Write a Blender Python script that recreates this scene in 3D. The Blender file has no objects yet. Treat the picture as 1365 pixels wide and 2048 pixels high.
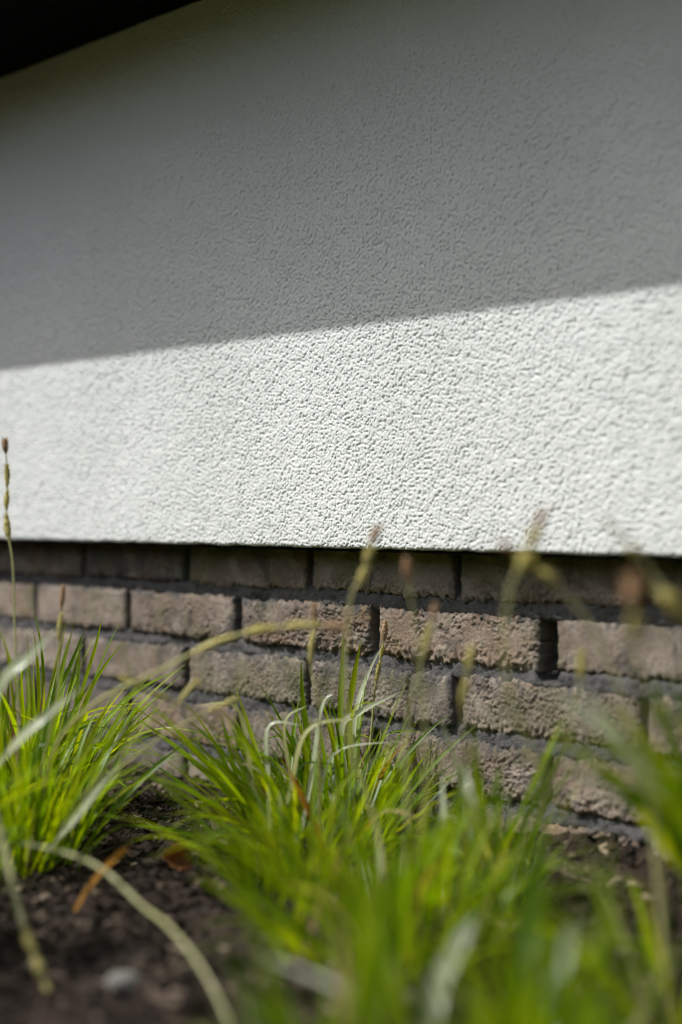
import bpy, math, random
import numpy as np
from mathutils import Vector

random.seed(7)
RNG = np.random.default_rng(11)
R = math.radians

# ------------------------------------------------------------------ camera, sky, sun, exposure
SC = bpy.context.scene
COL = SC.collection
CAM_H = 0.315                       # low camera, a hand above the soil
FPX = 2844.0                        # 50 mm lens in pixels of the 1365 x 2048 photograph

cam_d = bpy.data.cameras.new("camera")
cam = bpy.data.objects.new("camera", cam_d)
COL.objects.link(cam)
cam.location = (0, 0, CAM_H)
cam.rotation_euler = (R(90), 0, 0)
cam_d.lens = 50.0
cam_d.sensor_fit = 'VERTICAL'
cam_d.sensor_height = 36.0
cam_d.shift_y = -0.002
cam_d.clip_start = 0.02
cam_d.clip_end = 1000.0
cam_d.dof.use_dof = True
cam_d.dof.focus_distance = 1.435
cam_d.dof.aperture_fstop = 1.8
SC.camera = cam

# wall frame: RV runs along the wall to the right (towards the camera), NV is its outward normal
A = math.atan2(2880.0, FPX)
RV = Vector((math.sin(A), -math.cos(A), 0))
NV = Vector((-math.cos(A), -math.sin(A), 0))
ORG = Vector((0, 1.5, CAM_H))       # on the brick face, on the camera axis
SUN_UP, SUN_N, SUN_R = 1.0, 0.667, -0.45
SUN = (Vector((0, 0, SUN_UP)) + NV * SUN_N + RV * SUN_R).normalized()
elev = math.asin(SUN.z)
azim = math.atan2(SUN.x, SUN.y)

world = bpy.data.worlds.new("World")
SC.world = world
world.use_nodes = True
wn = world.node_tree.nodes
sky = wn.new('ShaderNodeTexSky')
sky.sky_type = 'NISHITA'
sky.sun_disc = False
sky.sun_elevation = elev
sky.sun_rotation = azim % (2 * math.pi)
sky.air_density = 1.0
sky.dust_density = 3.7
world.node_tree.links.new(sky.outputs[0], wn['Background'].inputs[0])
wn['Background'].inputs[1].default_value = 0.145

sun_d = bpy.data.lights.new("sun", 'SUN')
sun_d.energy = 4.5
sun_d.angle = R(0.55)
sun_d.color = (1.0, 0.985, 0.95)
sun = bpy.data.objects.new("sun", sun_d)
COL.objects.link(sun)
sun.rotation_euler = SUN.to_track_quat('Z', 'Y').to_euler()

SC.view_settings.view_transform = 'Standard'
SC.view_settings.look = 'None'
SC.view_settings.exposure = -0.06
SC.view_settings.gamma = 1.0
SC.view_settings.use_curve_mapping = False
SC.render.engine = 'CYCLES'
SC.cycles.use_denoising = True
SC.cycles.filter_width = 1.1
SC.cycles.max_bounces = 10
SC.cycles.transmission_bounces = 6
SC.cycles.caustics_reflective = False
SC.cycles.caustics_refractive = False


# ------------------------------------------------------------------ helpers
def at(px, py, z):
    """A point of the place seen at photograph pixel (px, py), z metres in front of the camera."""
    return Vector(((px - 682.5) / FPX * z, z, CAM_H - (py - 1020.0) / FPX * z))


def wall(s, n, h):
    return ORG + RV * s + NV * n + Vector((0, 0, h))


def mesh_np(name, verts, quads, smooth=True):
    verts = np.asarray(verts, dtype=np.float32)
    quads = np.asarray(quads, dtype=np.int32)
    k = quads.shape[1]
    m = bpy.data.meshes.new(name)
    m.vertices.add(len(verts))
    m.vertices.foreach_set("co", verts.ravel())
    m.loops.add(quads.size)
    m.loops.foreach_set("vertex_index", quads.ravel())
    m.polygons.add(len(quads))
    m.polygons.foreach_set("loop_start", np.arange(0, quads.size, k, dtype=np.int32))
    m.polygons.foreach_set("use_smooth", np.full(len(quads), smooth, dtype=bool))
    m.update(calc_edges=True)
    m.validate()
    return m


def grid_quads(nr, nc, off=0):
    i = np.arange(nr - 1)[:, None] * nc + np.arange(nc - 1)[None, :]
    return (np.stack([i, i + 1, i + 1 + nc, i + nc], -1).reshape(-1, 4) + off)


def link(name, mesh, mat=None, parent=None, loc=None):
    o = bpy.data.objects.new(name, mesh)
    COL.objects.link(o)
    if mat is not None and mesh is not None and not mesh.materials:
        mesh.materials.append(mat)
    if parent is not None:
        o.parent = parent
    if loc is not None:
        o.location = loc
    return o


def tag(o, label=None, cat=None, group=None, kind=None):
    if label: o["label"] = label
    if cat: o["category"] = cat
    if group: o["group"] = group
    if kind: o["kind"] = kind
    return o


def empty(name, loc, rz=0.0):
    o = bpy.data.objects.new(name, None)
    COL.objects.link(o)
    o.location = loc
    o.rotation_euler[2] = rz
    o.empty_display_size = 0.02
    return o


class Field:
    """Periodic noise with a chosen band of wavelengths (metres), read bilinearly."""
    def __init__(self, res, n, lo, hi, seed, slope=0.0, m=None):
        m = m or n
        r = np.random.default_rng(seed)
        f = np.fft.rfft2(r.standard_normal((n, m)))
        fy = np.fft.fftfreq(n, res)[:, None]
        fx = np.fft.rfftfreq(m, res)[None, :]
        k = np.sqrt(fx * fx + fy * fy) + 1e-9
        w = 1.0 / k
        band = np.exp(-np.clip(lo / w - 1, 0, None) ** 2 * 3) * np.exp(-np.clip(w / hi - 1, 0, None) ** 2 * 3)
        band = band * k ** (-slope)
        band[0, 0] = 0
        g = np.fft.irfft2(f * band, (n, m))
        self.g = (g / g.std()).astype(np.float32)
        self.res, self.n, self.m = res, n, m

    def __call__(self, u, v):
        x = np.asarray(u) / self.res
        y = np.asarray(v) / self.res
        x0 = np.floor(x).astype(int); y0 = np.floor(y).astype(int)
        fx = x - x0; fy = y - y0
        fx = fx * fx * (3 - 2 * fx); fy = fy * fy * (3 - 2 * fy)
        g, n, m = self.g, self.n, self.m
        a = g[y0 % n, x0 % m]; b = g[y0 % n, (x0 + 1) % m]
        c = g[(y0 + 1) % n, x0 % m]; d = g[(y0 + 1) % n, (x0 + 1) % m]
        return (a * (1 - fx) + b * fx) * (1 - fy) + (c * (1 - fx) + d * fx) * fy


# ------------------------------------------------------------------ materials
def new_mat(name):
    m = bpy.data.materials.new(name)
    m.use_nodes = True
    nt = m.node_tree
    return m, nt, nt.nodes, nt.nodes['Principled BSDF']


def noise(nt, scale, detail=4, rough=0.55, vec=None, dist=0.0):
    n = nt.nodes.new('ShaderNodeTexNoise')
    n.inputs['Scale'].default_value = scale
    n.inputs['Detail'].default_value = detail
    n.inputs['Roughness'].default_value = rough
    n.inputs['Distortion'].default_value = dist
    if vec is not None:
        nt.links.new(vec, n.inputs['Vector'])
    return n


def ramp(nt, fac, stops):
    r = nt.nodes.new('ShaderNodeValToRGB')
    el = r.color_ramp.elements
    while len(el) < len(stops):
        el.new(0.5)
    for e, (p, c) in zip(el, stops):
        e.position = p
        e.color = (*c, 1)
    nt.links.new(fac, r.inputs[0])
    return r


def mixc(nt, fac, a, b, mode='MIX'):
    m = nt.nodes.new('ShaderNodeMix')
    m.data_type = 'RGBA'
    m.blend_type = mode
    for sock, val in ((m.inputs[0], fac), (m.inputs[6], a), (m.inputs[7], b)):
        if hasattr(val, 'is_output') or hasattr(val, 'links'):
            nt.links.new(val, sock)
        elif isinstance(val, tuple):
            sock.default_value = (*val, 1)
        else:
            sock.default_value = val
    return m.outputs[2]


def pos(nt):
    return nt.nodes.new('ShaderNodeNewGeometry').outputs['Position']


def bump(nt, height, strength, dist):
    b = nt.nodes.new('ShaderNodeBump')
    b.inputs['Strength'].default_value = strength
    b.inputs['Distance'].default_value = dist
    nt.links.new(height, b.inputs['Height'])
    return b.outputs[0]


def mat_stucco():
    m, nt, n, p = new_mat("stucco")
    v = pos(nt)
    big = noise(nt, 5.0, 4, 0.6, v)
    c = ramp(nt, big.outputs[0], [(0.3, (0.625, 0.650, 0.628)), (0.7, (0.685, 0.708, 0.690))])
    sp = noise(nt, 420.0, 3, 0.7, v)
    c2 = mixc(nt, ramp(nt, sp.outputs[0], [(0.66, (0, 0, 0)), (0.78, (1, 1, 1))]).outputs[0], c.outputs[0], (0.50, 0.49, 0.45))
    nt.links.new(c2, p.inputs['Base Color'])
    p.inputs['Roughness'].default_value = 0.75
    p.inputs['Specular IOR Level'].default_value = 0.35
    fine = noise(nt, 900.0, 3, 0.6, v)
    nt.links.new(bump(nt, fine.outputs[0], 0.35, 0.0006), p.inputs['Normal'])
    return m


def mat_brick():
    m, nt, n, p = new_mat("brick_clay")
    oi = n.new('ShaderNodeObjectInfo')
    v = pos(nt)
    add = n.new('ShaderNodeVectorMath'); add.operation = 'ADD'
    nt.links.new(v, add.inputs[0])
    mul = n.new('ShaderNodeVectorMath'); mul.operation = 'SCALE'
    mul.inputs[0].default_value = (37, 53, 11)
    nt.links.new(oi.outputs['Random'], mul.inputs['Scale'])
    nt.links.new(mul.outputs[0], add.inputs[1])
    vv = add.outputs[0]
    base = ramp(nt, oi.outputs['Random'], [(0.0, (0.200, 0.150, 0.118)), (0.2, (0.340, 0.278, 0.228)), (0.4, (0.130, 0.115, 0.102)),
                                           (0.6, (0.310, 0.225, 0.165)), (0.8, (0.185, 0.162, 0.140)), (1.0, (0.360, 0.295, 0.235))])
    pat = noise(nt, 26.0, 5, 0.6, vv, 0.4)
    c = mixc(nt, ramp(nt, pat.outputs[0], [(0.44, (0, 0, 0)), (0.66, (0.7, 0.7, 0.7))]).outputs[0], base.outputs[0], (0.42, 0.365, 0.30))
    rd = noise(nt, 17.0, 3, 0.5, vv, 0.8)
    c = mixc(nt, ramp(nt, rd.outputs[0], [(0.56, (0, 0, 0)), (0.75, (0.75, 0.75, 0.75))]).outputs[0], c, (0.23, 0.140, 0.085))
    gr = noise(nt, 22.0, 5, 0.65, vv, 0.7)
    c = mixc(nt, ramp(nt, gr.outputs[0], [(0.53, (0, 0, 0)), (0.66, (0.85, 0.85, 0.85))]).outputs[0], c, (0.100, 0.094, 0.086))
    ms = noise(nt, 13.0, 5, 0.65, v, 0.6)     # algae film, patchy
    c = mixc(nt, ramp(nt, ms.outputs[0], [(0.50, (0, 0, 0)), (0.72, (0.75, 0.75, 0.75))]).outputs[0], c, (0.15, 0.15, 0.062))
    sp = noise(nt, 330.0, 3, 0.7, vv)
    c = mixc(nt, ramp(nt, sp.outputs[0], [(0.35, (0.55, 0.55, 0.55)), (0.6, (1.1, 1.1, 1.1))]).outputs[0], c, c, 'MIX')
    c = mixc(nt, 0.6, c, ramp(nt, sp.outputs[0], [(0.30, (0.45, 0.45, 0.45)), (0.62, (1.0, 1.0, 1.0))]).outputs[0], 'MULTIPLY')
    at_ = n.new('ShaderNodeAttribute'); at_.attribute_name = "smear"       # mortar smeared over the arrises
    c = mixc(nt, at_.outputs['Fac'], c, (0.078, 0.077, 0.077))
    nt.links.new(c, p.inputs['Base Color'])
    p.inputs['Roughness'].default_value = 0.92
    p.inputs['Specular IOR Level'].default_value = 0.2
    f1 = noise(nt, 600.0, 4, 0.65, vv)
    nt.links.new(bump(nt, f1.outputs[0], 0.9, 0.0016), p.inputs['Normal'])
    return m


def mat_mortar():
    m, nt, n, p = new_mat("mortar")
    v = pos(nt)
    a = noise(nt, 30, 4, 0.6, v)
    c = ramp(nt, a.outputs[0], [(0.3, (0.070, 0.069, 0.069)), (0.7, (0.140, 0.138, 0.135))])
    sp = noise(nt, 500, 3, 0.7, v)
    c = mixc(nt, 0.6, c.outputs[0], ramp(nt, sp.outputs[0], [(0.3, (0.4, 0.4, 0.4)), (0.65, (1, 1, 1))]).outputs[0], 'MULTIPLY')
    nt.links.new(c, p.inputs['Base Color'])
    p.inputs['Roughness'].default_value = 0.92
    nt.links.new(bump(nt, sp.outputs[0], 1.0, 0.0025), p.inputs['Normal'])
    return m


def mat_plain(name, col, rough=0.7, bscale=0, bdist=0.001, var=0.25, vscale=20):
    m, nt, n, p = new_mat(name)
    v = pos(nt)
    a = noise(nt, vscale, 4, 0.6, v)
    lo = tuple(x * (1 - var) for x in col); hi = tuple(min(1, x * (1 + var)) for x in col)
    c = ramp(nt, a.outputs[0], [(0.3, lo), (0.7, hi)])
    nt.links.new(c.outputs[0], p.inputs['Base Color'])
    p.inputs['Roughness'].default_value = rough
    if bscale:
        b = noise(nt, bscale, 4, 0.6, v)
        nt.links.new(bump(nt, b.outputs[0], 0.5, bdist), p.inputs['Normal'])
    return m


def mat_ground():
    m, nt, n, p = new_mat("soil_and_lawn")
    v = pos(nt)
    a = noise(nt, 40, 6, 0.65, v)
    c = ramp(nt, a.outputs[0], [(0.25, (0.014, 0.010, 0.008)), (0.5, (0.026, 0.018, 0.013)), (0.75, (0.055, 0.039, 0.028))])
    f = noise(nt, 260, 4, 0.7, v)
    c1 = mixc(nt, ramp(nt, f.outputs[0], [(0.60, (0, 0, 0)), (0.75, (0.7, 0.7, 0.7))]).outputs[0], c.outputs[0], (0.16, 0.12, 0.09))
    g = noise(nt, 3, 6, 0.7, v)
    lawn = ramp(nt, g.outputs[0], [(0.3, (0.115, 0.140, 0.038)), (0.7, (0.18, 0.205, 0.065))])
    sep = n.new('ShaderNodeSeparateXYZ'); nt.links.new(v, sep.inputs[0])
    ed = noise(nt, 4, 3, 0.5, v)
    ma = n.new('ShaderNodeMath'); ma.operation = 'MULTIPLY_ADD'
    nt.links.new(ed.outputs[0], ma.inputs[0]); ma.inputs[1].default_value = 0.4
    nt.links.new(sep.outputs[1], ma.inputs[2])
    lt = n.new('ShaderNodeMath'); lt.operation = 'LESS_THAN'; lt.inputs[1].default_value = 0.0
    nt.links.new(ma.outputs[0], lt.inputs[0])
    nt.links.new(mixc(nt, lt.outputs[0], c1, lawn.outputs[0]), p.inputs['Base Color'])
    p.inputs['Roughness'].default_value = 0.95
    p.inputs['Specular IOR Level'].default_value = 0.2
    nt.links.new(bump(nt, f.outputs[0], 0.8, 0.003), p.inputs['Normal'])
    return m


def mat_island(name, stops, rough=0.85, translucent=0.0, spec=0.3, objrand=True, bscale=0):
    """Colour picked per loose piece (and per object)."""
    m, nt, n, p = new_mat(name)
    geo = n.new('ShaderNodeNewGeometry')
    val = geo.outputs['Random Per Island']
    if objrand:
        oi = n.new('ShaderNodeObjectInfo')
        a = n.new('ShaderNodeMath'); a.operation = 'ADD'
        nt.links.new(val, a.inputs[0]); nt.links.new(oi.outputs['Random'], a.inputs[1])
        fr = n.new('ShaderNodeMath'); fr.operation = 'FRACT'
        nt.links.new(a.outputs[0], fr.inputs[0])
        val = fr.outputs[0]
    c = ramp(nt, val, stops).outputs[0]
    nz = noise(nt, 90, 3, 0.6, geo.outputs['Position'])
    c = mixc(nt, 0.5, c, ramp(nt, nz.outputs[0], [(0.3, (0.6, 0.6, 0.6)), (0.7, (1, 1, 1))]).outputs[0], 'MULTIPLY')
    nt.links.new(c, p.inputs['Base Color'])
    p.inputs['Roughness'].default_value = rough
    p.inputs['Specular IOR Level'].default_value = spec
    if bscale:
        b = noise(nt, bscale, 4, 0.6, geo.outputs['Position'])
        nt.links.new(bump(nt, b.outputs[0], 0.6, 0.001), p.inputs['Normal'])
    if translucent:
        t = n.new('ShaderNodeBsdfTranslucent')
        nt.links.new(mixc(nt, 1.0, c, (2.6, 2.3, 0.35), 'MULTIPLY'), t.inputs[0])
        mx = n.new('ShaderNodeMixShader')
        mx.inputs[0].default_value = translucent
        nt.links.new(p.outputs[0], mx.inputs[1]); nt.links.new(t.outputs[0], mx.inputs[2])
        nt.links.new(mx.outputs[0], n['Material Output'].inputs[0])
    return m


M_STUCCO = mat_stucco()
M_BRICK = mat_brick()
M_MORTAR = mat_mortar()
M_SOFFIT = mat_plain("dark_soffit_paint", (0.0028, 0.0026, 0.0022), 0.95, 60, 0.0005, 0.2)
M_SOFFIT.node_tree.nodes['Principled BSDF'].inputs['Specular IOR Level'].default_value = 0.08
M_ROOF = mat_plain("roof_felt", (0.05, 0.05, 0.05), 0.9)
M_GROUND = mat_ground()
M_MULCH = mat_island("bark_crumbs", [(0.0, (0.018, 0.012, 0.008)), (0.45, (0.024, 0.016, 0.011)), (0.82, (0.060, 0.040, 0.027)),
                                     (0.95, (0.19, 0.145, 0.105)), (1.0, (0.34, 0.27, 0.19))], 0.85, bscale=500)
M_GRASS = mat_island("green_blade", [(0.0, (0.050, 0.110, 0.003)), (0.3, (0.125, 0.225, 0.003)), (0.7, (0.215, 0.325, 0.003)),
                                     (0.9, (0.28, 0.34, 0.008)), (1.0, (0.105, 0.18, 0.005))], 0.34, 0.47, 0.30)
M_PALE_GLINT = mat_island("pale_glint_blade", [(0.0, (0.40, 0.46, 0.32)), (1.0, (0.56, 0.60, 0.46))], 0.30, 0.25, 0.6)  # near-white colour stands in for sun sheen on green blades
M_DRY = mat_island("dry_blade", [(0.0, (0.16, 0.075, 0.03)), (0.5, (0.30, 0.20, 0.09)), (1.0, (0.36, 0.29, 0.15))], 0.6, 0.3, 0.3)
M_ORANGE = mat_island("orange_blade", [(0.0, (0.42, 0.20, 0.03)), (1.0, (0.50, 0.28, 0.05))], 0.5, 0.35, 0.3)
M_STALK = mat_island("flower_stalk", [(0.0, (0.36, 0.37, 0.15)), (1.0, (0.46, 0.45, 0.22))], 0.5, 0.2, 0.4)
M_HEAD_Y = mat_island("yellow_spikelet", [(0.0, (0.44, 0.39, 0.12)), (1.0, (0.56, 0.50, 0.20))], 0.7, 0.15, 0.3, bscale=700)
M_HEAD_B = mat_island("brown_spikelet", [(0.0, (0.34, 0.20, 0.11)), (1.0, (0.44, 0.30, 0.18))], 0.7, 0.1, 0.3, bscale=700)

# ------------------------------------------------------------------ ground
soil_lo = Field(0.004, 512, 0.03, 0.5, 21, 1.2)
soil_hi = Field(0.002, 512, 0.006, 0.03, 22, 0.6)


def soil_h(x, y):
    near = np.exp(-(np.maximum(np.hypot(x, np.asarray(y) - 1.1) - 1.0, 0)) * 2.0)
    x, y = np.asarray(x), np.asarray(y)
    out = x * NV.x + (y - ORG.y) * NV.y                     # distance in front of the brick face
    along = x * RV.x + (y - ORG.y) * RV.y
    bank = 0.020 * np.exp(-(out / 0.07) ** 2) / (1 + np.exp(-(along - 0.24) / 0.03)) / (1 + np.exp((along - 0.8) / 0.05))
    return (soil_lo(x, y) * 0.006 + soil_hi(x, y) * 0.0016) * near + bank


def spread(fine_a, fine_b, step, far, g=1.25):
    mid = list(np.arange(fine_a, fine_b + 1e-6, step))
    hi, d = [], step
    while (hi[-1] if hi else fine_b) < far:
        d *= g; hi.append((hi[-1] if hi else fine_b) + d)
    lo, d = [], step
    while (lo[-1] if lo else fine_a) > -far:
        d *= g; lo.append((lo[-1] if lo else fine_a) - d)
    return np.array(lo[::-1] + mid + hi)


gx = spread(-0.75, 0.6, 0.0045, 160)
gy = spread(0.55, 1.95, 0.0045, 160)
GX, GY = np.meshgrid(gx, gy)
gm = mesh_np("ground", np.stack([GX, GY, soil_h(GX, GY)], -1).reshape(-1, 3), grid_quads(len(gy), len(gx)))
ground = link("ground", gm, M_GROUND)
tag(ground, "dark brown planting soil in front of the wall", "ground", kind="structure")

# ------------------------------------------------------------------ stucco wall (rough grains are real relief)
DEPTH = 0.040                      # how far the render stands proud of the brick
S_BOT, S_TOP = -0.039, 0.5735
sg2 = Field(0.0005, 2048, 0.0021, 0.0030, 32, 0.0, 2048)
sg3 = Field(0.004, 512, 0.02, 0.12, 33, 0.6)


def grain_field(n, res, cell, seed):
    """Domes of mixed size thrown on a plane (periodic), the tops rubbed flat with a float."""
    r = np.random.default_rng(seed)
    m = int(round(n * res / cell)); c = n * res / m
    jx, jy = r.uniform(0, 1, (2, m, m)); rad = r.uniform(0.50, 0.92, (m, m)) * cell; hh = -np.abs(r.normal(0, 0.55, (m, m))) * 0.001
    g = (np.arange(n) * res / c)
    X, Y = np.meshgrid(g.astype(np.float32), g.astype(np.float32))
    ix, iy = X.astype(int), Y.astype(int)
    out = np.full((n, n), -0.0022, dtype=np.float32)
    for dy in (-1, 0, 1):
        for dx in (-1, 0, 1):
            cx, cy = ix + dx, iy + dy
            a, b = cy % m, cx % m
            d2 = ((X - cx - jx[a, b]) ** 2 + (Y - cy - jy[a, b]) ** 2) * c * c
            q = rad[a, b] ** 2
            out = np.maximum(out, np.where(d2 < q, hh[a, b] + (np.sqrt(np.maximum(q - d2, 0)) - rad[a, b] * 0.62), -0.0022))
    return np.minimum(out, 0.00035)


GR = Field(0.0005, 2048, 0.003, 0.005, 31)
GR.g = grain_field(2048, 0.0005, 0.0024, 34)


def stucco_relief(s, h):
    return GR(s, h) * 0.74 + sg2(s + 9, h + 1) * 0.00007 + sg3(s, h) * 0.00016


ss = [-4.0]
while ss[-1] < 3.0:
    s = ss[-1]
    d = 0.0009 if -0.42 < s < 0.34 else 0.0013 if -0.70 < s < 0.46 else 0.006 if -1.2 < s < 0.8 else 0.06
    ss.append(s + d)
ss = np.array(ss)
fr = [S_BOT + 0.0035]
while fr[-1] < S_TOP + 0.002:
    fr.append(fr[-1] + (0.0009 if fr[-1] < 0.20 else 0.0012))
rows = [(-0.012, S_BOT), (0.008, S_BOT), (0.015, S_BOT), (0.021, S_BOT), (0.026, S_BOT), (0.030, S_BOT), (0.033, S_BOT), (0.0350, S_BOT)]
rows += [(DEPTH - 0.004 + 0.004 * math.sin(t), S_BOT + 0.004 - 0.004 * math.cos(t)) for t in np.linspace(0.15, 1.35, 5)]
rows += [(DEPTH, h) for h in fr]
rn = np.array([r[0] for r in rows])[:, None]
rh = np.array([r[1] for r in rows])[:, None]
arc = np.concatenate([[0], np.cumsum(np.hypot(np.diff(rn[:, 0]), np.diff(rh[:, 0])))])[:, None]
SS = np.broadcast_to(ss[None, :], (len(rows), len(ss)))
rel = stucco_relief(SS, np.broadcast_to(arc, SS.shape) + 0.2)
front = np.clip((rn - 0.018) / (DEPTH - 0.018), 0, 1) * np.ones_like(SS)
edge = np.exp(-np.maximum(rh - S_BOT, 0) / 0.006)          # the bottom bead is a little ragged
N_ = rn + rel * front
H_ = rh - rel * edge * 0.35 + 0.0004 * sg3(SS * 0.6 + 1, np.zeros_like(SS)) * edge
P = (np.array(ORG)[None, None] + SS[..., None] * np.array(RV) + N_[..., None] * np.array(NV) + H_[..., None] * np.array([0, 0, 1.0]))
wm = mesh_np("stucco_wall", P.reshape(-1, 3), grid_quads(len(rows), len(ss)))
stucco = link("stucco_wall", wm, M_STUCCO)
tag(stucco, "white rough stucco house wall, shaded above and sunlit below", "wall")

# ------------------------------------------------------------------ brick plinth, brick by brick
PITCH, BH = 0.063, 0.0505
ROW1_TOP = -0.0986
odd = [-1.607, -1.401, -1.195, -0.989, -0.7825, -0.5755, -0.371, -0.165, 0.048, 0.265, 0.482, 0.699, 0.916, 1.133]
even = [-1.51, -1.302, -1.093, -0.884, -0.675, -0.466, -0.259, -0.051, 0.157, 0.370, 0.590, 0.807, 1.024, 1.24]
plinth = empty("brick_plinth", wall(0, 0, -CAM_H))
tag(plinth, "weathered taupe brick plinth with dark joints under the stucco wall", "plinth")
PL0 = plinth.location
bf1 = Field(0.0012, 1024, 0.006, 0.028, 41, 0.6)
bf2 = Field(0.0006, 1024, 0.0030, 0.006, 42, 0.2)
bf3 = Field(0.004, 512, 0.03, 0.3, 43, 0.8)


def brick_mesh(name, s0, s1, h0, h1, fine, rough):
    """One brick: rough front face, worn arrises, plain sides; coordinates relative to the plinth."""
    L, Hh = s1 - s0, h1 - h0
    nu, nv = (int(L / 0.00125), 41) if fine == 2 else (int(L / 0.0018), 28) if fine else (24, 7)
    du, dv = RNG.uniform(0, 50, 2)
    u = np.linspace(0, L, nu)[None, :] * np.ones((nv, 1))
    v = np.linspace(0, Hh, nv)[:, None] * np.ones((1, nu))
    ed = np.minimum(np.minimum(u, L - u), np.minimum(v, Hh - v))
    wear = 0.0035 * np.exp(-ed / 0.0022)
    b1 = bf1(u + du, v + dv)
    rz = np.clip(bf3(u + du, v + dv) * 0.5 + 0.6, 0.15, 1.5) * rough
    wu, wv = bf1(u + du + 4, v + dv) * 0.003, bf1(u + du, v + dv + 4) * 0.0015
    b2 = bf1(u * 0.75 + du + 7 + wu, v * 1.5 + dv + 3 + wv)          # folds run along the brick
    crease = np.exp(-(b2 / 0.16) ** 2) * np.clip(bf3(u + du + 2, v + dv) * 0.9 + 0.2, 0, 1.4)
    low = np.clip(1 - v / (Hh * 0.45), 0, 1)                          # torn lip along the lower edge
    n = (np.tanh(b1 * 0.9) * 0.0008 + np.tanh(bf2(u + du, v + dv)) * 0.0008) * rz - wear - crease * 0.0018 * rough
    n += low * np.tanh(bf1(u + du + 9, v * 0.7 + dv) * 1.2) * 0.0016 * rough
    fall = np.exp(-ed / 0.004)
    su = u + fall * bf1(du + u * 0.2, v + dv + 9) * 0.0006
    hv = v + np.exp(-np.minimum(v, Hh - v) / 0.004) * (bf1(u + du + 3, dv + v * 0.15) * 0.0014 + bf3(u + du, dv + 0 * v) * 0.0009)
    pr = RNG.uniform(-0.0018, 0.0022)
    tilt = RNG.uniform(-0.004, 0.004)
    n = n + pr + tilt * (v - Hh / 2)
    # rings going back: front grid border extruded
    F = np.stack([su + s0, n, hv + h0 + RNG.uniform(-0.012, 0.012) * (u - L / 2) * 0.5], -1)
    V = list(F.reshape(-1, 3))
    Q = [tuple(q) for q in grid_quads(nv, nu)]
    border = [i for i in range(nu)] + [r * nu + nu - 1 for r in range(1, nv)] + \
             [(nv - 1) * nu + c for c in range(nu - 2, -1, -1)] + [r * nu for r in range(nv - 2, 0, -1)]
    prev = border
    for back in (-0.006, -0.035):
        base = len(V)
        for i in border:
            f = F.reshape(-1, 3)[i]
            V.append((f[0], back, f[2]))
        cur = list(range(base, base + len(border)))
        for k in range(len(border)):
            k2 = (k + 1) % len(border)
            Q.append((prev[k2], prev[k], cur[k], cur[k2]))
        prev = cur
    V = np.array(V)
    W = V[:, 0:1] * np.array(RV) + V[:, 1:2] * np.array(NV) + V[:, 2:3] * np.array([0, 0, 1.0])
    W = W + np.array(ORG) - np.array(PL0)
    me = mesh_np(name, W, Q)
    sm = np.exp(-(Hh - v) / 0.006) * 0.9 + np.exp(-np.minimum(u, L - u) / 0.003) * 0.5
    sm = np.clip(sm * (0.65 + 0.7 * bf1(u + du + 1, v * 0.6 + dv + 6) + 0.5 * bf3(u + du + 8, v + dv)), 0, 0.95)
    att = me.attributes.new("smear", 'FLOAT', 'POINT')
    full = np.zeros(len(W), dtype=np.float32); full[:nu * nv] = sm.ravel(); full[nu * nv:] = 0.4
    att.data.foreach_set("value", full)
    return me


JOINTS = []                        # (row, s) for the mortar relief
for row in range(5):
    top = ROW1_TOP + PITCH * (1 - row)
    js = even if row % 2 == 0 else odd
    for a, b in zip(js[:-1], js[1:]):
        g = 0.0052
        ga = gb = g
        if row == 1 and abs(a - 0.265) < 0.01: ga = 0.011
        if row == 1 and abs(b - 0.265) < 0.01: gb = 0.010
        s0, s1 = a + ga + random.uniform(-0.001, 0.0012), b - gb + random.uniform(-0.0012, 0.001)
        h1 = top + random.uniform(-0.0015, 0.0012)
        h0 = top - BH + random.uniform(-0.0012, 0.0015)
        fine = 2 if s1 > -0.22 and s0 < 0.27 and row < 4 else 1 if s1 > -0.72 and s0 < 0.48 else 0
        rough = random.choice([0.5, 0.8, 1.0, 1.15])
        if row == 1 and -0.17 < a < 0.1: rough = 1.45
        if row == 1 and a > 0.25: rough = 0.5
        if row == 1 and a < -0.2: rough = 0.75
        link("brick", brick_mesh("brick", s0, s1, h0, h1, fine, rough), M_BRICK, plinth)

# mortar: one bedding mass behind the bricks, recessed joints, an open weep slot in the second course
ms = spread(-0.72, 0.48, 0.0032, 3.2, 1.3)
mh = np.arange(-0.40, 0.03, 0.0030)
MS, MH = np.meshgrid(ms, mh)
mf = Field(0.0012, 1024, 0.005, 0.02, 51, 0.4)
rec = -0.0125 + 0 * MS
for row in range(-1, 6):
    top = ROW1_TOP + PITCH * (1 - row)
    mid = top + (PITCH - BH) / 2 - 0.001
    bed = np.exp(-np.abs((MH - mid) / 0.0105) ** 6)               # bed joints struck nearly flush, head joints left deep
    rec = rec + bed * (0.0085 + 0.0012 * bf3(MS + row, MH * 0.2) - 0.10 * (MH - mid))
rec = rec + mf(MS, MH) * 0.0011 + 0.0011 * bf3(MS, MH)
row1 = (MH < ROW1_TOP - 0.006) & (MH > ROW1_TOP - PITCH + 0.004)
rec = np.where(row1 & (np.abs(MS - 0.2655) < 0.010), -0.032, rec)
PM = (np.array(ORG) - np.array(PL0) + MS[..., None] * np.array(RV) + rec[..., None] * np.array(NV) + MH[..., None] * np.array([0, 0, 1.0]))
link("mortar", mesh_np("mortar", PM.reshape(-1, 3), grid_quads(len(mh), len(ms))), M_MORTAR, plinth)

# ------------------------------------------------------------------ roof overhang: boarded soffit, fascia, roof slab
OVER = (S_TOP - 0.183) / (SUN_UP / SUN_N)
roof = empty("roof_overhang", wall(0, DEPTH, S_TOP))
tag(roof, "black roof overhang with dark boarded soffit above the stucco wall", "roof overhang")


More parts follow.
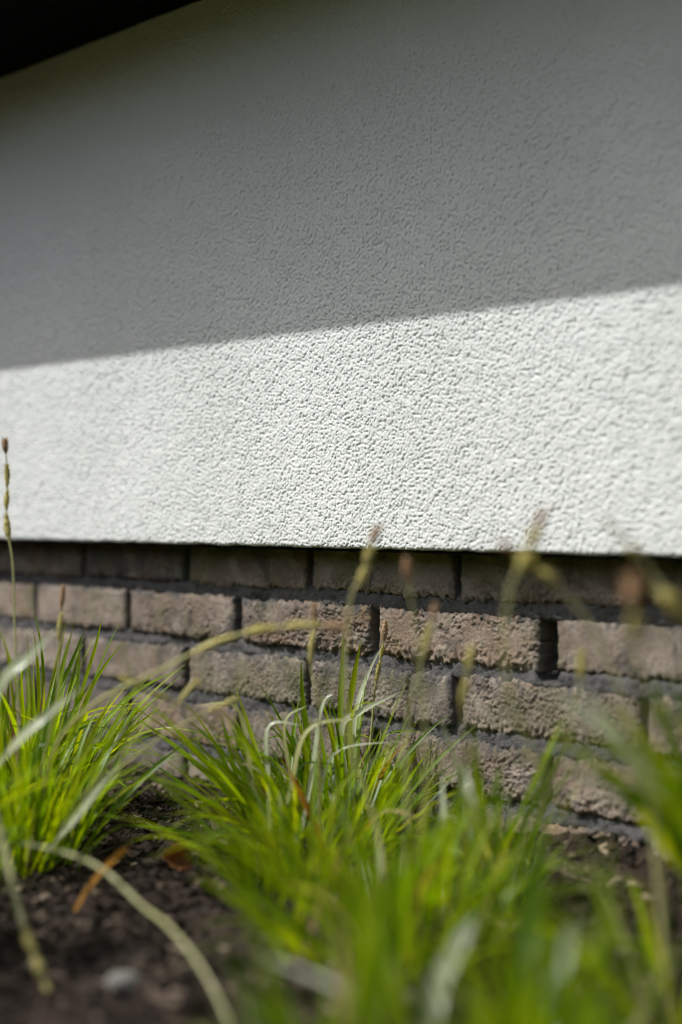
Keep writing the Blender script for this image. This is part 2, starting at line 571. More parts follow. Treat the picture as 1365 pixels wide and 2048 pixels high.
def wall_box(name, s0, s1, n0, n1, h0, h1, mat, parent, bev=0.0015):
    import bmesh
    bm = bmesh.new()
    vs = [bm.verts.new(wall(s, n, h) - parent.location) for h in (h0, h1) for n in (n0, n1) for s in (s0, s1)]
    for f in ((0, 1, 3, 2), (4, 6, 7, 5), (0, 4, 5, 1), (2, 3, 7, 6), (0, 2, 6, 4), (1, 5, 7, 3)):
        bm.faces.new([vs[i] for i in f])
    bmesh.ops.recalc_face_normals(bm, faces=bm.faces)
    if bev:
        bmesh.ops.bevel(bm, geom=bm.edges[:], offset=bev, segments=1, affect='EDGES')
    m = bpy.data.meshes.new(name)
    bm.to_mesh(m); bm.free()
    return link(name, m, mat, parent)


stucco_rail = wall_box("bounce_block_rail", -3.9, 2.9, -0.010, DEPTH - 0.0045, S_BOT - 0.0030, S_BOT - 0.0008, M_SOFFIT, stucco, 0.0)  # dark strip added under the stucco edge to keep bounce light off the bricks
nb, wbd = 4, (OVER - 0.022 + 0.03) / 4
for k in range(nb):
    n0 = DEPTH - 0.03 + k * wbd
    wall_box("soffit_board", -4, 3, n0 + 0.0006, n0 + wbd - 0.0006, S_TOP + 0.0004 * (k % 2), S_TOP + 0.018, M_SOFFIT, roof)
wall_box("fascia_board", -4, 3, DEPTH + OVER - 0.020, DEPTH + OVER, S_TOP - 0.0, S_TOP + 0.16, M_SOFFIT, roof)
wall_box("roof_slab", -4.02, 3.02, -4.0, DEPTH + OVER - 0.021, S_TOP + 0.0195, S_TOP + 0.155, M_ROOF, roof)

# ------------------------------------------------------------------ hedge out of view behind the camera, added to shade and tint the wall
def hedge(s0, s1, n0, n1, top):
    root = empty("hedge", wall((s0 + s1) / 2, (n0 + n1) / 2, -CAM_H))
    tag(root, "unseen uneven dark green hedge, added across the lawn to shade the white wall", "hedge")
    r = np.random.default_rng(71)
    tops = r.uniform(0.8, top, 14)
    seg = (s1 - s0) / 14
    for k in range(14):
        wall_box("branch_core", s0 + k * seg + 0.02, s0 + (k + 1) * seg - 0.02, n0 + 0.12, n1 - 0.12, -CAM_H, tops[k] - CAM_H - 0.15, M_TWIG, root, 0.05)
    n = 32000
    S = r.uniform(s0, s1, n); Nn = r.uniform(n0, n1, n); Hh = r.uniform(0, top, n)
    tl = np.interp(S, s0 + (np.arange(14) + 0.5) * seg, tops)
    Hh = Hh / top * tl
    face = r.random(n)
    Nn = np.where(face < 0.5, n0 + np.abs(r.normal(0, 0.06, n)), Nn)
    Nn = np.where((face > 0.5) & (face < 0.75), n1 - np.abs(r.normal(0, 0.06, n)), Nn)
    Hh = np.where(face > 0.75, tl + 0.15 - np.abs(r.normal(0, 0.14, n)), Hh)
    C = np.array(ORG) - np.array(root.location) + S[:, None] * np.array(RV) + Nn[:, None] * np.array(NV) + (Hh - CAM_H)[:, None] * np.array([0, 0, 1.0])
    a = r.normal(size=(n, 3)); a /= np.linalg.norm(a, axis=1)[:, None]
    b = np.cross(a, r.normal(size=(n, 3))); b /= np.linalg.norm(b, axis=1)[:, None]
    L = r.uniform(0.04, 0.075, n)[:, None]
    V = np.stack([C - a * L, C + b * L * 0.45, C + a * L, C - b * L * 0.45], 1).reshape(-1, 3)
    o = link("foliage", mesh_np("foliage", V, np.arange(4 * n).reshape(-1, 4), False), M_HEDGE, root)
    o["kind"] = "stuff"


M_TWIG = mat_plain("twigs", (0.03, 0.028, 0.015), 0.9)
M_HEDGE = mat_island("hedge_leaf", [(0.0, (0.12, 0.155, 0.04)), (1.0, (0.20, 0.225, 0.07))], 0.5, 0.5, 0.3)
hedge(-7.0, 6.0, 4.4, 5.2, 2.1)

# ------------------------------------------------------------------ mulch and crumbs lying on the soil
def crumbs(n, xr, yr, size, seed, flat):
    r = np.random.default_rng(seed)
    V, F = [], []
    base = np.array([(-1, -1, -1), (1, -1, -1), (1, 1, -1), (-1, 1, -1), (-1, -1, 1), (1, -1, 1), (1, 1, 1), (-1, 1, 1)], float)
    q = np.array([(0, 3, 2, 1), (4, 5, 6, 7), (0, 1, 5, 4), (1, 2, 6, 5), (2, 3, 7, 6), (3, 0, 4, 7)])
    for i in range(n):
        x, y = r.uniform(*xr), r.uniform(*yr)
        sz = size * min(1.9, math.exp(r.normal(0, 0.5)))
        el = r.uniform(4, 11) if flat == 2 else r.uniform(1.0, 3.2) if flat else r.uniform(0.8, 1.5)
        d = base * np.array([sz * el, sz, sz * (r.uniform(0.18, 0.5) if flat else r.uniform(0.6, 1.0))]) * 0.5
        d = d * (1 + r.uniform(-0.45, 0.45, d.shape))
        a, b, c = r.uniform(0, 6.3), r.normal(0, 0.35), r.normal(0, 0.35)
        ca, sa, cb, sb, cc, sc_ = math.cos(a), math.sin(a), math.cos(b), math.sin(b), math.cos(c), math.sin(c)
        rot = np.array([[ca, -sa, 0], [sa, ca, 0], [0, 0, 1]]) @ np.array([[cb, 0, sb], [0, 1, 0], [-sb, 0, cb]]) @ np.array([[1, 0, 0], [0, cc, -sc_], [0, sc_, cc]])
        d = d @ rot.T + np.array([x, y, float(soil_h(x, y)) + sz * r.uniform(0.0, 0.35)])
        F.append(q + 8 * i); V.append(d)
    return np.concatenate(V), np.concatenate(F)


v1, f1 = crumbs(11000, (-0.65, 0.5), (0.75, 1.95), 0.0032, 61, False)
v2, f2 = crumbs(8500, (-0.65, 0.5), (0.75, 1.95), 0.0038, 62, True)
v3, f3 = crumbs(3500, (-0.65, 0.5), (0.75, 1.95), 0.0017, 63, 2)
mul = link("mulch", mesh_np("mulch", np.concatenate([v1, v2, v3]), np.concatenate([f1, f2 + len(v1), f3 + len(v1) + len(v2)]), False), M_MULCH)
tag(mul, "crumbly brown bark mulch scattered over the soil", "mulch", kind="stuff")


# ------------------------------------------------------------------ plants
def catmull(pts, n):
    p = [Vector(q) for q in pts]
    p = [p[0] * 2 - p[1]] + p + [p[-1] * 2 - p[-2]]
    out = []
    seg = len(p) - 3
    for i in range(n + 1):
        t = i / n * seg
        k = min(int(t), seg - 1); t -= k
        a, b, c, d = p[k:k + 4]
        out.append(0.5 * ((2 * b) + (c - a) * t + (2 * a - 5 * b + 4 * c - d) * t * t + (3 * b - a - 3 * c + d) * t ** 3))
    return out


def ribbon(pts, width, side=None, fold=0.35, taper=0.55, twist=0.0, basew=0.6):
    """Folded grass blade along pts (base first): V section, widest in the lower half, pointed tip."""
    V, Q = [], []
    n = len(pts)
    for i, p in enumerate(pts):
        t = (pts[min(i + 1, n - 1)] - pts[max(i - 1, 0)]).normalized()
        u = i / (n - 1)
        w = width * 0.5 * (basew + (1 - basew) * min(1, u / 0.3)) * (1 if u < taper else max(0.04, (1 - ((u - taper) / (1 - taper)) ** 1.6)))
        s = side if side is not None else (SUN * 0.9 - Vector((0, 1, 0))).cross(t)
        s = (s - t * s.dot(t)).normalized()
        nn = t.cross(s)
        ca, sa = math.cos(twist * u), math.sin(twist * u)
        s, nn = s * ca + nn * sa, nn * ca - s * sa
        V += [p - s * w + nn * w * fold, p, p + s * w + nn * w * fold]
        if i:
            b = 3 * i
            Q += [(b - 3, b - 2, b + 1, b), (b - 2, b - 1, b + 2, b + 1)]
    return V, Q


def tube(pts, rad, sides=6):
    V, Q = [], []
    n = len(pts)
    for i, p in enumerate(pts):
        t = (pts[min(i + 1, n - 1)] - pts[max(i - 1, 0)]).normalized()
        s = t.cross(Vector((0.3, 1, 0.1))).normalized()
        b = t.cross(s)
        r = rad(i / (n - 1)) if callable(rad) else rad
        for k in range(sides):
            a = 2 * math.pi * k / sides
            V.append(p + (s * math.cos(a) + b * math.sin(a)) * r)
        if i:
            for k in range(sides):
                k2 = (k + 1) % sides
                Q.append(((i - 1) * sides + k, (i - 1) * sides + k2, i * sides + k2, i * sides + k))
    return V, Q


def variant(k, L, lean, droop, w, rnd):
    """A blade growing from the origin, leaning towards +X and drooping with length."""
    pts, p, ang = [Vector((0, 0, -0.004))], Vector((0, 0, -0.004)), lean
    n = 11
    yb = rnd.uniform(-0.25, 0.25)
    for i in range(n):
        ang += droop / n * (0.4 + 1.6 * i / n)
        if k % 6 == 2 and i == 6: ang += 0.9
        p = p + Vector((math.sin(ang), yb * (i / n) * 0.6, math.cos(ang))) * (L / n)
        pts.append(p.copy())
    V, Q = ribbon(pts, w, Vector((0, 1, 0)), rnd.uniform(0.2, 0.6), rnd.uniform(0.35, 0.6), rnd.uniform(-1.4, 1.4))
    return V, Q, pts


rv = random.Random(5)
LONG, THIN = [], []
for k in range(44):
    L = rv.uniform(0.6, 1.0)
    LONG.append(variant(k, L, rv.uniform(0.02, 0.5) * (1 if k % 5 else 1.4), rv.uniform(0.0, 0.6) * (1 if k % 6 else 2.2), rv.uniform(0.021, 0.034), rv))
# real sizes: a unit blade is scaled to the tuft's height when its variant meshes are made
MESHES = {}


def blade_mesh(k, size, mat):
    key = (k, round(size, 3), mat.name)
    if key not in MESHES:
        V, Q, _ = LONG[k]
        m = mesh_np("blade", [v * size for v in V], Q)
        m.materials.append(mat)
        MESHES[key] = m
    return MESHES[key]


def tuft(label, x, y, height, n_big, n_fine, rad, seed, lean=1.0, pale=0.03, dry=0.03, az=None):
    """A grass tuft: Empty at its root, every larger blade its own part, hair-fine blades joined."""
    rnd = random.Random(seed)
    z0 = float(soil_h(x, y))
    t = empty("grass_tuft", (x, y, z0))
    tag(t, label, "grass tuft", "grass tufts in the planting bed")
    for i in range(n_big):
        a = rnd.uniform(0, 2 * math.pi)
        if az is not None and rnd.random() < 0.6:
            a = az + rnd.gauss(0, 0.6)
        r = rad * math.sqrt(rnd.random())
        size = round(height * rnd.choice([0.75, 0.9, 1.0, 1.1, 1.25]), 3)
        k = rnd.randrange(len(LONG))
        q = rnd.random()
        mat = M_PALE_GLINT if q < pale else M_DRY if q < pale + dry else M_GRASS
        o = bpy.data.objects.new("blade", blade_mesh(k, size, mat))
        COL.objects.link(o)
        o.parent = t
        o.location = (r * math.cos(a), r * math.sin(a), 0)
        o.rotation_euler = (rnd.gauss(0, 0.12), rnd.gauss(0.0, 0.10) + (lean - 1) * 0.4 + 0.35 * r / max(rad, 1e-3) - 0.12, a + rnd.gauss(0, 0.5))
    V, Q = [], []
    n_fine = int(n_fine * 0.5)
    for i in range(n_fine):
        a = rnd.uniform(0, 2 * math.pi)
        r = rad * 1.15 * math.sqrt(rnd.random())
        L = height * rnd.uniform(0.35, 0.9)
        ang = abs(rnd.gauss(0.0, 0.28)) + 0.3 * r / rad
        dr = rnd.uniform(0.0, 0.9)
        d = Vector((math.cos(a + rnd.gauss(0, 0.6)), math.sin(a + rnd.gauss(0, 0.6)), 0)).normalized()
        p = Vector((r * math.cos(a), r * math.sin(a), -0.004))
        pts = [p.copy()]
        for s in range(7):
            ang += dr / 7
            p = p + (d * math.sin(ang) + Vector((0, 0, math.cos(ang)))) * (L / 7)
            pts.append(p.copy())
        v, q = ribbon(pts, rnd.uniform(0.0014, 0.003), Vector((-d.y, d.x, 0)), 0.3, 0.4, rnd.uniform(-1, 1))
        Q += [tuple(j + len(V) for j in f) for f in q]
        V += v
    if n_fine:
        o = link("fine_blades", mesh_np("fine_blades", V, Q), M_GRASS, t)
        o["kind"] = "stuff"
    return t


def hero(t, pix, width, mat, name="blade", fold=0.3, taper=0.45, twist=0.5, label=None, basew=0.6):
    """A distinct blade along given points (base first)."""
    pts = [at(*p) - t.location for p in pix]
    c = catmull(pts, 20)
    V, Q = ribbon(c, width, None, fold, taper, twist, basew)
    o = link(name, mesh_np(name, V, Q), mat, t)
    if label: o["label"] = label
    return o


def stalk(t, pix, heads, rad=0.0011, root=True):
    """A flowering stem (tip first); heads = (start, end, material, radius) along its length in 0..1."""
    pts = [at(*p) - t.location for p in pix]
    if root:
        e = pts[-1]
        b = Vector((max(-0.03, min(0.03, e.x * 0.3)), max(-0.03, min(0.03, e.y * 0.3)), -0.004))
        pts += [e * 0.5 + b * 0.5 + Vector((0, 0, 0.01)), b]
    c = catmull(pts, 46)
    V, Q = tube(c, lambda u: rad * (0.55 + 0.6 * u))
    o = link("flower_stalk", mesh_np("flower_stalk", V, Q), M_STALK, t)
    # spikelets follow the pixel-specified part of the curve
    frac = (len(pix) - 1) / (len(pts) - 1)
    for (a, b, mat, r) in heads:
        r *= 1.1
        n = 15
        seg = []
        for i in range(n):
            u = (a + (b - a) * i / (n - 1)) * frac * 46
            k = min(int(u), 45)
            seg.append(c[k].lerp(c[k + 1], u - k))
        ph = random.uniform(0, 6)
        V, Q = tube(seg, lambda u: r * (0.12 + 0.88 * math.sin(math.pi * min(1, max(0, u * 0.96 + 0.03))) ** 0.7) * (1 + 0.16 * math.sin(u * 34 + ph)), 8)
        V = [v + Vector((random.uniform(-1, 1), random.uniform(-1, 1), random.uniform(-1, 1))) * r * 0.14 for v in V]
        base = len(V)
        for i in range(26):                                   # bristly scales standing off the spikelet
            j = random.randrange(2, n - 2)
            tdir = (seg[max(j - 1, 0)] - seg[min(j + 1, n - 1)]).normalized()
            side = tdir.cross(Vector((random.gauss(0, 1), random.gauss(0, 1), random.gauss(0, 1)))).normalized()
            p = seg[j] + side * r * 0.6
            q = p + side * r * 0.75 + tdir * r * 1.5
            w = tdir.cross(side) * r * 0.32
            V += [p - w, p + w, q + w * 0.2, q - w * 0.2]
            Q.append((base + 4 * i, base + 4 * i + 1, base + 4 * i + 2, base + 4 * i + 3))
        link("seed_head", mesh_np("seed_head", V, Q), mat, o)
    return o


def gx_at(px, z):
    return (px - 682.5) / FPX * z


TL = tuft("crisp upright grass tuft at the far left against the lower bricks", gx_at(55, 1.47), 1.47, 0.195, 130, 120, 0.055, 101, lean=0.8)
TN = tuft("blurred left tuft with a tall seed stalk crossing the stucco", gx_at(15, 1.24), 1.26, 0.165, 140, 100, 0.06, 102, lean=0.6)
TO = tuft("dark tuft at the left edge whose pale stalk droops onto the soil", -0.39, 1.00, 0.240, 220, 100, 0.09, 110, lean=0.3, dry=0.0, az=math.pi)
TC = tuft("large tuft beside the bare soil, its blades fanning out to the left", gx_at(640, 1.30), 1.30, 0.150, 150, 120, 0.065, 103, lean=1.15, az=math.pi * 0.95)
TW = tuft("sharp tuft next to the brick wall with a brown-tipped stalk", gx_at(705, 1.405), 1.405, 0.140, 80, 90, 0.035, 104, lean=0.75)
TF = tuft("dense out-of-focus tuft in the bottom middle with a kinked yellow stalk", gx_at(800, 0.98), 0.98, 0.135, 110, 40, 0.065, 105, lean=0.95)
TG = tuft("bright blurred tuft on the edge of the bare soil, left of the bottom middle", gx_at(600, 1.12), 1.12, 0.120, 75, 40, 0.045, 111, lean=0.8, az=math.pi * 0.9)
TM = tuft("soft green tuft in front of the mossy bricks, right of the middle", gx_at(985, 1.15), 1.15, 0.085, 50, 50, 0.035, 106, lean=0.85)
TR = tuft("blurred tuft at the right edge with thick arching yellow stalks", gx_at(1350, 0.88), 0.86, 0.175, 16, 10, 0.03, 107, lean=1.1, az=math.pi)
TB = tuft("nearest tuft, a broad green blur along the bottom right", gx_at(980, 0.69), 0.69, 0.125, 85, 20, 0.07, 108, lean=0.9)
TS = tuft("low sparse tuft at the bottom whose pale stalk arches over the soil", gx_at(600, 0.76), 0.76, 0.085, 34, 40, 0.03, 109)

# flower stalks (tip first)
Y_, B_ = M_HEAD_Y, M_HEAD_B
stalk(TN, [(10, 878, 1.3), (15, 950, 1.3), (14, 1040, 1.29), (26, 1130, 1.28), (30, 1250, 1.27), (38, 1450, 1.25)],
      [(0.0, 0.085, B_, 0.0026), (0.14, 0.26, Y_, 0.0024), (0.27, 0.36, Y_, 0.0022), (0.37, 0.50, Y_, 0.0028)], 0.0012)
stalk(TN, [(128, 1168, 1.25), (122, 1230, 1.25), (118, 1300, 1.25), (114, 1400, 1.24)],
      [(0.0, 0.28, B_, 0.0022), (0.30, 0.62, Y_, 0.0022)])
stalk(TN, [(692, 1257, 1.06), (620, 1250, 1.06), (540, 1257, 1.07), (470, 1272, 1.08), (400, 1300, 1.09), (310, 1346, 1.10), (200, 1400, 1.13), (120, 1480, 1.17)],
      [(0.0, 0.10, B_, 0.0030), (0.10, 0.24, Y_, 0.0026), (0.26, 0.40, Y_, 0.0032), (0.42, 0.62, Y_, 0.0026)], 0.0016)
stalk(TC, [(235, 1352, 1.12), (290, 1378, 1.12), (345, 1402, 1.13), (400, 1430, 1.15), (450, 1480, 1.18), (500, 1560, 1.22)],
      [(0.0, 0.2, Y_, 0.0022), (0.24, 0.42, Y_, 0.0020)])
stalk(TN, [(398, 1358, 1.12), (350, 1412, 1.12), (300, 1452, 1.13), (220, 1530, 1.16)],
      [(0.0, 0.3, Y_, 0.0022)])
stalk(TN, [(474, 1398, 1.15), (430, 1418, 1.15), (380, 1440, 1.15), (300, 1490, 1.17), (200, 1570, 1.2)],
      [(0.0, 0.16, Y_, 0.0024), (0.18, 0.34, Y_, 0.0020)])
stalk(TF, [(757, 1052, 1.05), (738, 1105, 1.05), (726, 1150, 1.05), (704, 1190, 1.05), (697, 1250, 1.05), (690, 1330, 1.05), (700, 1480, 1.04), (750, 1640, 1.03)],
      [(0.0, 0.10, B_, 0.0028), (0.11, 0.22, Y_, 0.0029), (0.23, 0.36, Y_, 0.0029)], 0.0014)
stalk(TF, [(812, 1112, 1.0), (818, 1160, 1.0), (825, 1215, 1.0), (838, 1310, 1.0), (850, 1450, 1.0), (850, 1600, 1.0)],
      [(0.0, 0.24, B_, 0.0030)], 0.0011)
stalk(TC, [(628, 1205, 1.2), (627, 1260, 1.2), (622, 1330, 1.2), (636, 1400, 1.2), (640, 1480, 1.22)],
      [(0.0, 0.22, B_, 0.0024), (0.25, 0.5, Y_, 0.0024)])
stalk(TF, [(872, 1205, 1.05), (858, 1260, 1.05), (842, 1330, 1.05), (822, 1400, 1.05), (812, 1500, 1.04), (815, 1620, 1.03)],
      [(0.0, 0.14, B_, 0.0020), (0.15, 0.36, Y_, 0.0024)])
stalk(TR, [(1088, 1022, 0.88), (1070, 1070, 0.88), (1050, 1120, 0.88), (1025, 1165, 0.88), (1015, 1215, 0.88), (1008, 1300, 0.88), (1030, 1420, 0.88), (1100, 1560, 0.88), (1180, 1720, 0.89)],
      [(0.0, 0.09, B_, 0.0026), (0.09, 0.19, Y_, 0.0034), (0.2, 0.32, Y_, 0.0034)], 0.0014)
stalk(TR, [(1000, 1085, 0.9), (1050, 1118, 0.9), (1100, 1155, 0.9), (1140, 1200, 0.9), (1180, 1250, 0.9), (1240, 1380, 0.9), (1290, 1550, 0.9)],
      [(0.0, 0.10, B_, 0.0024), (0.12, 0.26, Y_, 0.0026), (0.27, 0.40, Y_, 0.0030)], 0.0014)
stalk(TR, [(1205, 1035, 0.82), (1262, 1092, 0.82), (1305, 1150, 0.82), (1345, 1205, 0.82), (1385, 1270, 0.83), (1430, 1420, 0.85)],
      [(0.18, 0.32, Y_, 0.0024), (0.5, 0.75, Y_, 0.0042)], 0.0020)
stalk(TR, [(1265, 1160, 0.76), (1268, 1210, 0.76), (1270, 1270, 0.77), (1278, 1350, 0.78), (1295, 1500, 0.8)],
      [(0.0, 0.28, B_, 0.0046), (0.3, 0.55, Y_, 0.0030)], 0.0013)
stalk(TM, [(1165, 1300, 1.0), (1162, 1350, 1.0), (1150, 1420, 1.0), (1120, 1520, 1.02), (1080, 1620, 1.06)],
      [(0.0, 0.3, Y_, 0.0026)], 0.0011)
stalk(TM, [(945, 1290, 1.02), (935, 1350, 1.02), (925, 1420, 1.03), (935, 1520, 1.05), (955, 1620, 1.08)],
      [(0.0, 0.24, Y_, 0.0026), (0.26, 0.5, Y_, 0.0026)], 0.0012)
stalk(TW, [(771, 1240, 1.425), (767, 1290, 1.425), (759, 1330, 1.425), (750, 1380, 1.42), (745, 1440, 1.42), (735, 1540, 1.41)],
      [(0.0, 0.17, B_, 0.0030), (0.2, 0.34, Y_, 0.0022), (0.36, 0.55, Y_, 0.0022)], 0.0012)
stalk(TO, [(108, 2008, 0.93), (85, 1950, 0.93), (60, 1885, 0.94), (36, 1810, 0.95), (20, 1740, 0.96), (-5, 1640, 1.0), (-50, 1500, 1.03), (-110, 1480, 1.04)],
      [(0.0, 0.12, Y_, 0.0032), (0.13, 0.24, Y_, 0.0026), (0.25, 0.36, Y_, 0.0028)], 0.0022)

# distinct blades (base first)
hero(TN, [(-40, 1560, 1.14), (0, 1378, 1.1), (60, 1312, 1.1), (120, 1252, 1.1)], 0.0085, M_PALE_GLINT)
hero(TN, [(-10, 1540, 1.14), (40, 1480, 1.1), (100, 1425, 1.1), (165, 1374, 1.1)], 0.0075, M_PALE_GLINT)
hero(TN, [(100, 1700, 1.2), (150, 1640, 1.15), (195, 1580, 1.13), (240, 1525, 1.12)], 0.007, M_PALE_GLINT)
hero(TL, [(110, 1600, 1.46), (160, 1400, 1.44), (190, 1300, 1.43), (205, 1233, 1.43)], 0.0042, M_GRASS)
hero(TL, [(120, 1580, 1.46), (165, 1420, 1.44), (205, 1340, 1.43), (247, 1284, 1.43)], 0.0040, M_GRASS)
hero(TL, [(70, 1590, 1.46), (100, 1420, 1.44), (140, 1335, 1.43), (170, 1258, 1.43)], 0.0056, M_GRASS)
hero(TL, [(60, 1590, 1.46), (78, 1420, 1.44), (76, 1330, 1.43), (68, 1262, 1.43)], 0.0045, M_GRASS)
hero(TL, [(80, 1560, 1.46), (80, 1450, 1.44), (92, 1340, 1.43)], 0.003, M_DRY, label="thin red-brown dry blade")
hero(TW, [(700, 1590, 1.41), (684, 1460, 1.39), (720, 1424, 1.385), (800, 1384, 1.38)], 0.0062, M_PALE_GLINT, taper=0.6)
hero(TW, [(705, 1580, 1.41), (712, 1430, 1.41), (735, 1352, 1.42), (768, 1284, 1.42)], 0.0046, M_PALE_GLINT)
hero(TW, [(690, 1580, 1.41), (682, 1450, 1.42), (684, 1360, 1.42), (688, 1262, 1.42)], 0.0060, M_GRASS, taper=0.6)
hero(TW, [(700, 1580, 1.41), (696, 1450, 1.42), (706, 1370, 1.42), (722, 1280, 1.42)], 0.0065, M_GRASS, taper=0.6)
hero(TW, [(620, 1600, 1.40), (616, 1480, 1.40), (606, 1400, 1.40), (602, 1312, 1.40)], 0.0060, M_GRASS)
hero(TC, [(560, 1720, 1.30), (470, 1600, 1.34), (360, 1500, 1.36), (258, 1425, 1.38)], 0.0060, M_GRASS)
hero(TC, [(560, 1720, 1.30), (480, 1600, 1.33), (400, 1510, 1.36), (330, 1440, 1.38)], 0.0065, M_GRASS)
hero(TC, [(555, 1720, 1.30), (470, 1640, 1.32), (380, 1580, 1.34), (290, 1515, 1.36)], 0.0060, M_GRASS)
hero(TC, [(560, 1700, 1.30), (530, 1560, 1.36), (500, 1460, 1.39), (470, 1370, 1.40)], 0.0055, M_GRASS)
hero(TC, [(555, 1740, 1.29), (440, 1690, 1.27), (340, 1660, 1.26), (250, 1650, 1.26)], 0.0055, M_GRASS)
hero(TR, [(1400, 1760, 0.90), (1310, 1600, 0.9), (1240, 1480, 0.9), (1155, 1362, 0.9)], 0.0095, M_PALE_GLINT)
hero(TR, [(1380, 1760, 0.90), (1300, 1640, 0.86), (1210, 1540, 0.84), (1090, 1460, 0.84)], 0.0100, M_GRASS)
hero(TR, [(1420, 1700, 0.90), (1365, 1540, 0.86), (1330, 1440, 0.85), (1300, 1350, 0.85)], 0.0090, M_GRASS)
hero(TB, [(850, 2200, 0.75), (870, 2010, 0.78), (900, 1920, 0.79), (950, 1830, 0.80)], 0.0105, M_PALE_GLINT, taper=0.75)
hero(TB, [(1090, 2200, 0.75), (1098, 2010, 0.78), (1120, 1930, 0.79), (1150, 1830, 0.80)], 0.0105, M_PALE_GLINT, taper=0.75)
hero(TB, [(1000, 2200, 0.75), (1040, 1950, 0.76), (1065, 1800, 0.78), (1080, 1640, 0.79)], 0.012, M_GRASS, taper=0.7)
hero(TB, [(820, 2200, 0.75), (790, 2000, 0.76), (740, 1850, 0.78), (660, 1700, 0.79)], 0.011, M_GRASS, taper=0.6)
hero(TS, [(500, 2200, 0.80), (460, 2048, 0.84), (400, 1930, 0.88), (335, 1850, 0.92), (285, 1812, 0.96), (205, 1738, 1.0), (120, 1702, 1.03), (28, 1684, 1.05)],
     0.0025, M_STALK, taper=0.85, label="long pale blade arching low over the soil")
hero(TO, [(-120, 1500, 1.03), (-30, 1600, 1.02), (14, 1720, 1.0), (38, 1810, 0.98), (62, 1885, 0.97)], 0.0060, M_PALE_GLINT, taper=0.85)
hero(TN, [(150, 1822, 1.115), (182, 1770, 1.115), (218, 1728, 1.115), (258, 1692, 1.11)], 0.0050, M_ORANGE, taper=0.88, label="broken blade end turned orange-yellow")

rc = random.Random(31)
for i in range(26):                # crossing blades, some coloured pale as sun glint, that break up the tufts
    t_, cx, z0 = [(TL, 70, 1.46), (TC, 600, 1.30), (TW, 705, 1.40), (TN, 40, 1.26), (TC, 540, 1.30)][i % 5]
    z = z0 + rc.uniform(-0.05, 0.03)
    tx = cx + rc.uniform(-210, 210)
    ty = rc.uniform(1330, 1560) + abs(tx - cx) * 0.35
    by = 1020 + CAM_H * FPX / z0
    kx = cx * 0.4 + tx * 0.6 + rc.uniform(-50, 50)
    hero(t_, [(cx + rc.uniform(-40, 40), by, z0), ((cx + kx) / 2, by * 0.55 + ty * 0.45, z), (kx, by * 0.15 + ty * 0.85 - rc.uniform(0, 40), z), (tx, ty, z)],
         rc.uniform(0.0028, 0.0050), rc.choice([M_PALE_GLINT, M_GRASS, M_GRASS, M_PALE_GLINT, M_STALK]), twist=rc.uniform(-0.5, 0.5))
rb = random.Random(77)
for i in range(34):                # broad near blades of the two foreground tufts
    t_, z0 = (TF, 0.97) if i % 2 else (TB, 0.70)
    cx = rb.uniform(560, 800) if i % 2 else rb.choice([rb.uniform(520, 760), rb.uniform(980, 1180)])
    tx = cx + rb.gauss(0, 110)
    ty = rb.uniform(1560, 1760) if i % 2 else rb.uniform(1640, 1900)
    z = z0 + rb.uniform(-0.05, 0.04)
    by = 1020 + CAM_H * FPX / z0
    hero(t_, [(cx, by, z0), ((cx * 2 + tx) / 3, by * 0.6 + ty * 0.4, z), ((cx + tx * 3) / 4, by * 0.2 + ty * 0.8, z), (tx, ty, z)],
         rb.uniform(0.0045, 0.0075), M_GRASS if rb.random() < 0.9 else M_DRY, twist=rb.uniform(-1.2, 1.2))
for i in range(15):                # loose blades of the right-hand tufts, standing across the bricks
    tx, ty, z = rb.uniform(1060, 1350), rb.uniform(1320, 1600), rb.uniform(0.80, 0.95)
    hero(TR, [(1430, 1950, 0.87), (1420 + rb.uniform(-40, 40), 1780, z), ((1400 + tx) / 2 + 30, (1680 + ty) / 2, z), (tx, ty, z)],
         rb.uniform(0.006, 0.0095), rb.choice([M_GRASS, M_GRASS, M_PALE_GLINT, M_GRASS]), twist=rb.uniform(-0.6, 0.6), taper=0.65)
for i in range(13):
    tx, ty, z = rb.uniform(860, 1230), rb.uniform(1380, 1560), rb.uniform(1.0, 1.15)
    hero(TM, [(985 + rb.uniform(-50, 50), 1780, 1.15), ((985 + tx) / 2, (1760 + ty) / 2, z), (tx, ty, z)],
         rb.uniform(0.004, 0.006), rb.choice([M_GRASS, M_GRASS, M_PALE_GLINT]), twist=rb.uniform(-1, 1))

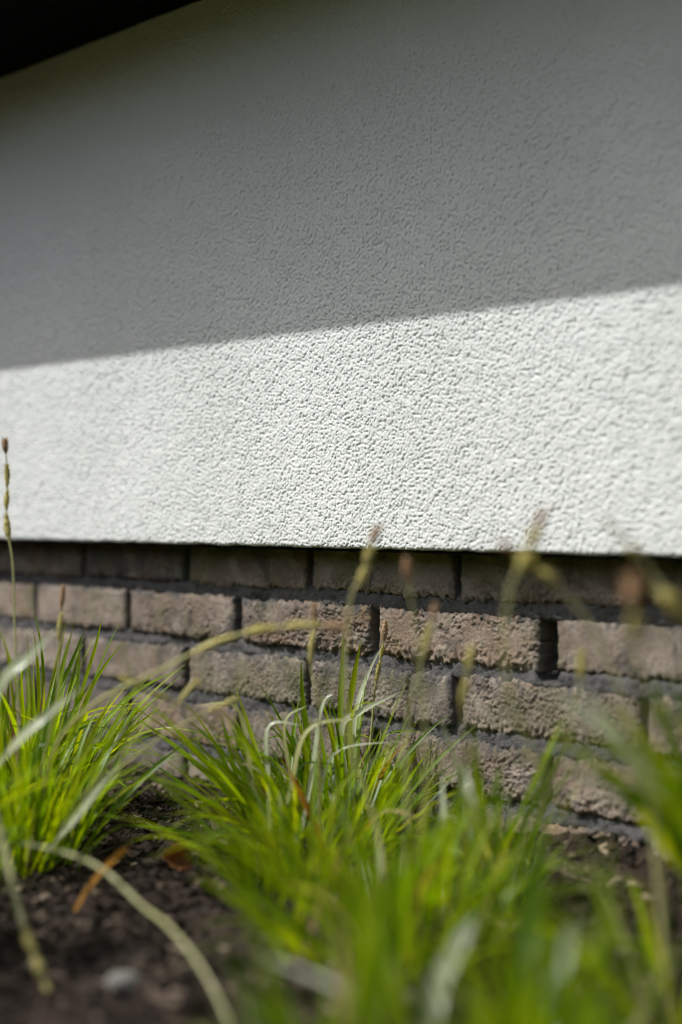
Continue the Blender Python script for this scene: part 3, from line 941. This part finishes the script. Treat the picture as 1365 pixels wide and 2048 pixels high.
# ------------------------------------------------------------------ small things on the soil
def pebble(px, z, sx, sy, sz, label):
    import bmesh
    bm = bmesh.new()
    bmesh.ops.create_icosphere(bm, subdivisions=4, radius=1)
    r = random.Random(9)
    off = Vector((r.uniform(0, 9), 3, 1))
    from mathutils import noise as nz
    for v in bm.verts:
        k = 1 + 0.16 * nz.noise(v.co * 1.1 + off) + 0.05 * nz.noise(v.co * 3.1 + off)
        v.co = Vector((v.co.x * sx, v.co.y * sy, v.co.z * sz)) * k
    for f in bm.faces: f.smooth = True
    m = bpy.data.meshes.new("pebble"); bm.to_mesh(m); bm.free()
    x = gx_at(px, z)
    o = link("pebble", m, mat_plain("pale_stone", (0.155, 0.15, 0.132), 0.9, 300, 0.0006, 0.3, 120), None,
             (x, z, float(soil_h(x, z)) + sz * 0.75))
    o.rotation_euler[2] = 0.15
    return tag(o, label, "pebble")


pebble(250, 0.925, 0.0128, 0.010, 0.0068, "small pale grey pebble lying on the soil at the bottom left")


def dry_leaf(px, z, size, label):
    """A curled dead leaf: cupped sheet with an uneven rim and a little thickness."""
    V, Q = [], []
    nu, nv = 15, 11
    for i in range(nu):
        u = i / (nu - 1)
        hw = math.sin(math.pi * min(0.97, max(0.03, u))) ** 0.7 * 0.42
        for j in range(nv):
            w = (j / (nv - 1) - 0.5) * 2
            ww = w * hw * (1 + 0.18 * math.sin(i * 2.3) * abs(w))
            V.append(Vector((u - 0.5, ww, 0.9 * w * w * hw + 0.35 * (u - 0.5) ** 2 + 0.04 * math.sin(9 * u + 4 * w))) * size)
    for i in range(nu - 1):
        for j in range(nv - 1):
            a = i * nv + j
            Q.append((a, a + 1, a + 1 + nv, a + nv))
    m = mesh_np("dry_leaf", V, Q)
    x = gx_at(px, z)
    o = link("dry_leaf", m, mat_island("dead_leaf", [(0, (0.24, 0.10, 0.035)), (1, (0.30, 0.14, 0.05))], 0.7, 0.35, 0.3, bscale=200), None,
             (x, z, float(soil_h(x, z)) + size * 0.30))
    o.rotation_euler = (1.05, 0.35, 0.5)
    md = o.modifiers.new("thickness", 'SOLIDIFY'); md.thickness = 0.0005
    return tag(o, label, "leaf")


dry_leaf(352, 1.235, 0.030, "curled orange-brown dead leaf on the soil beside the large tuft")
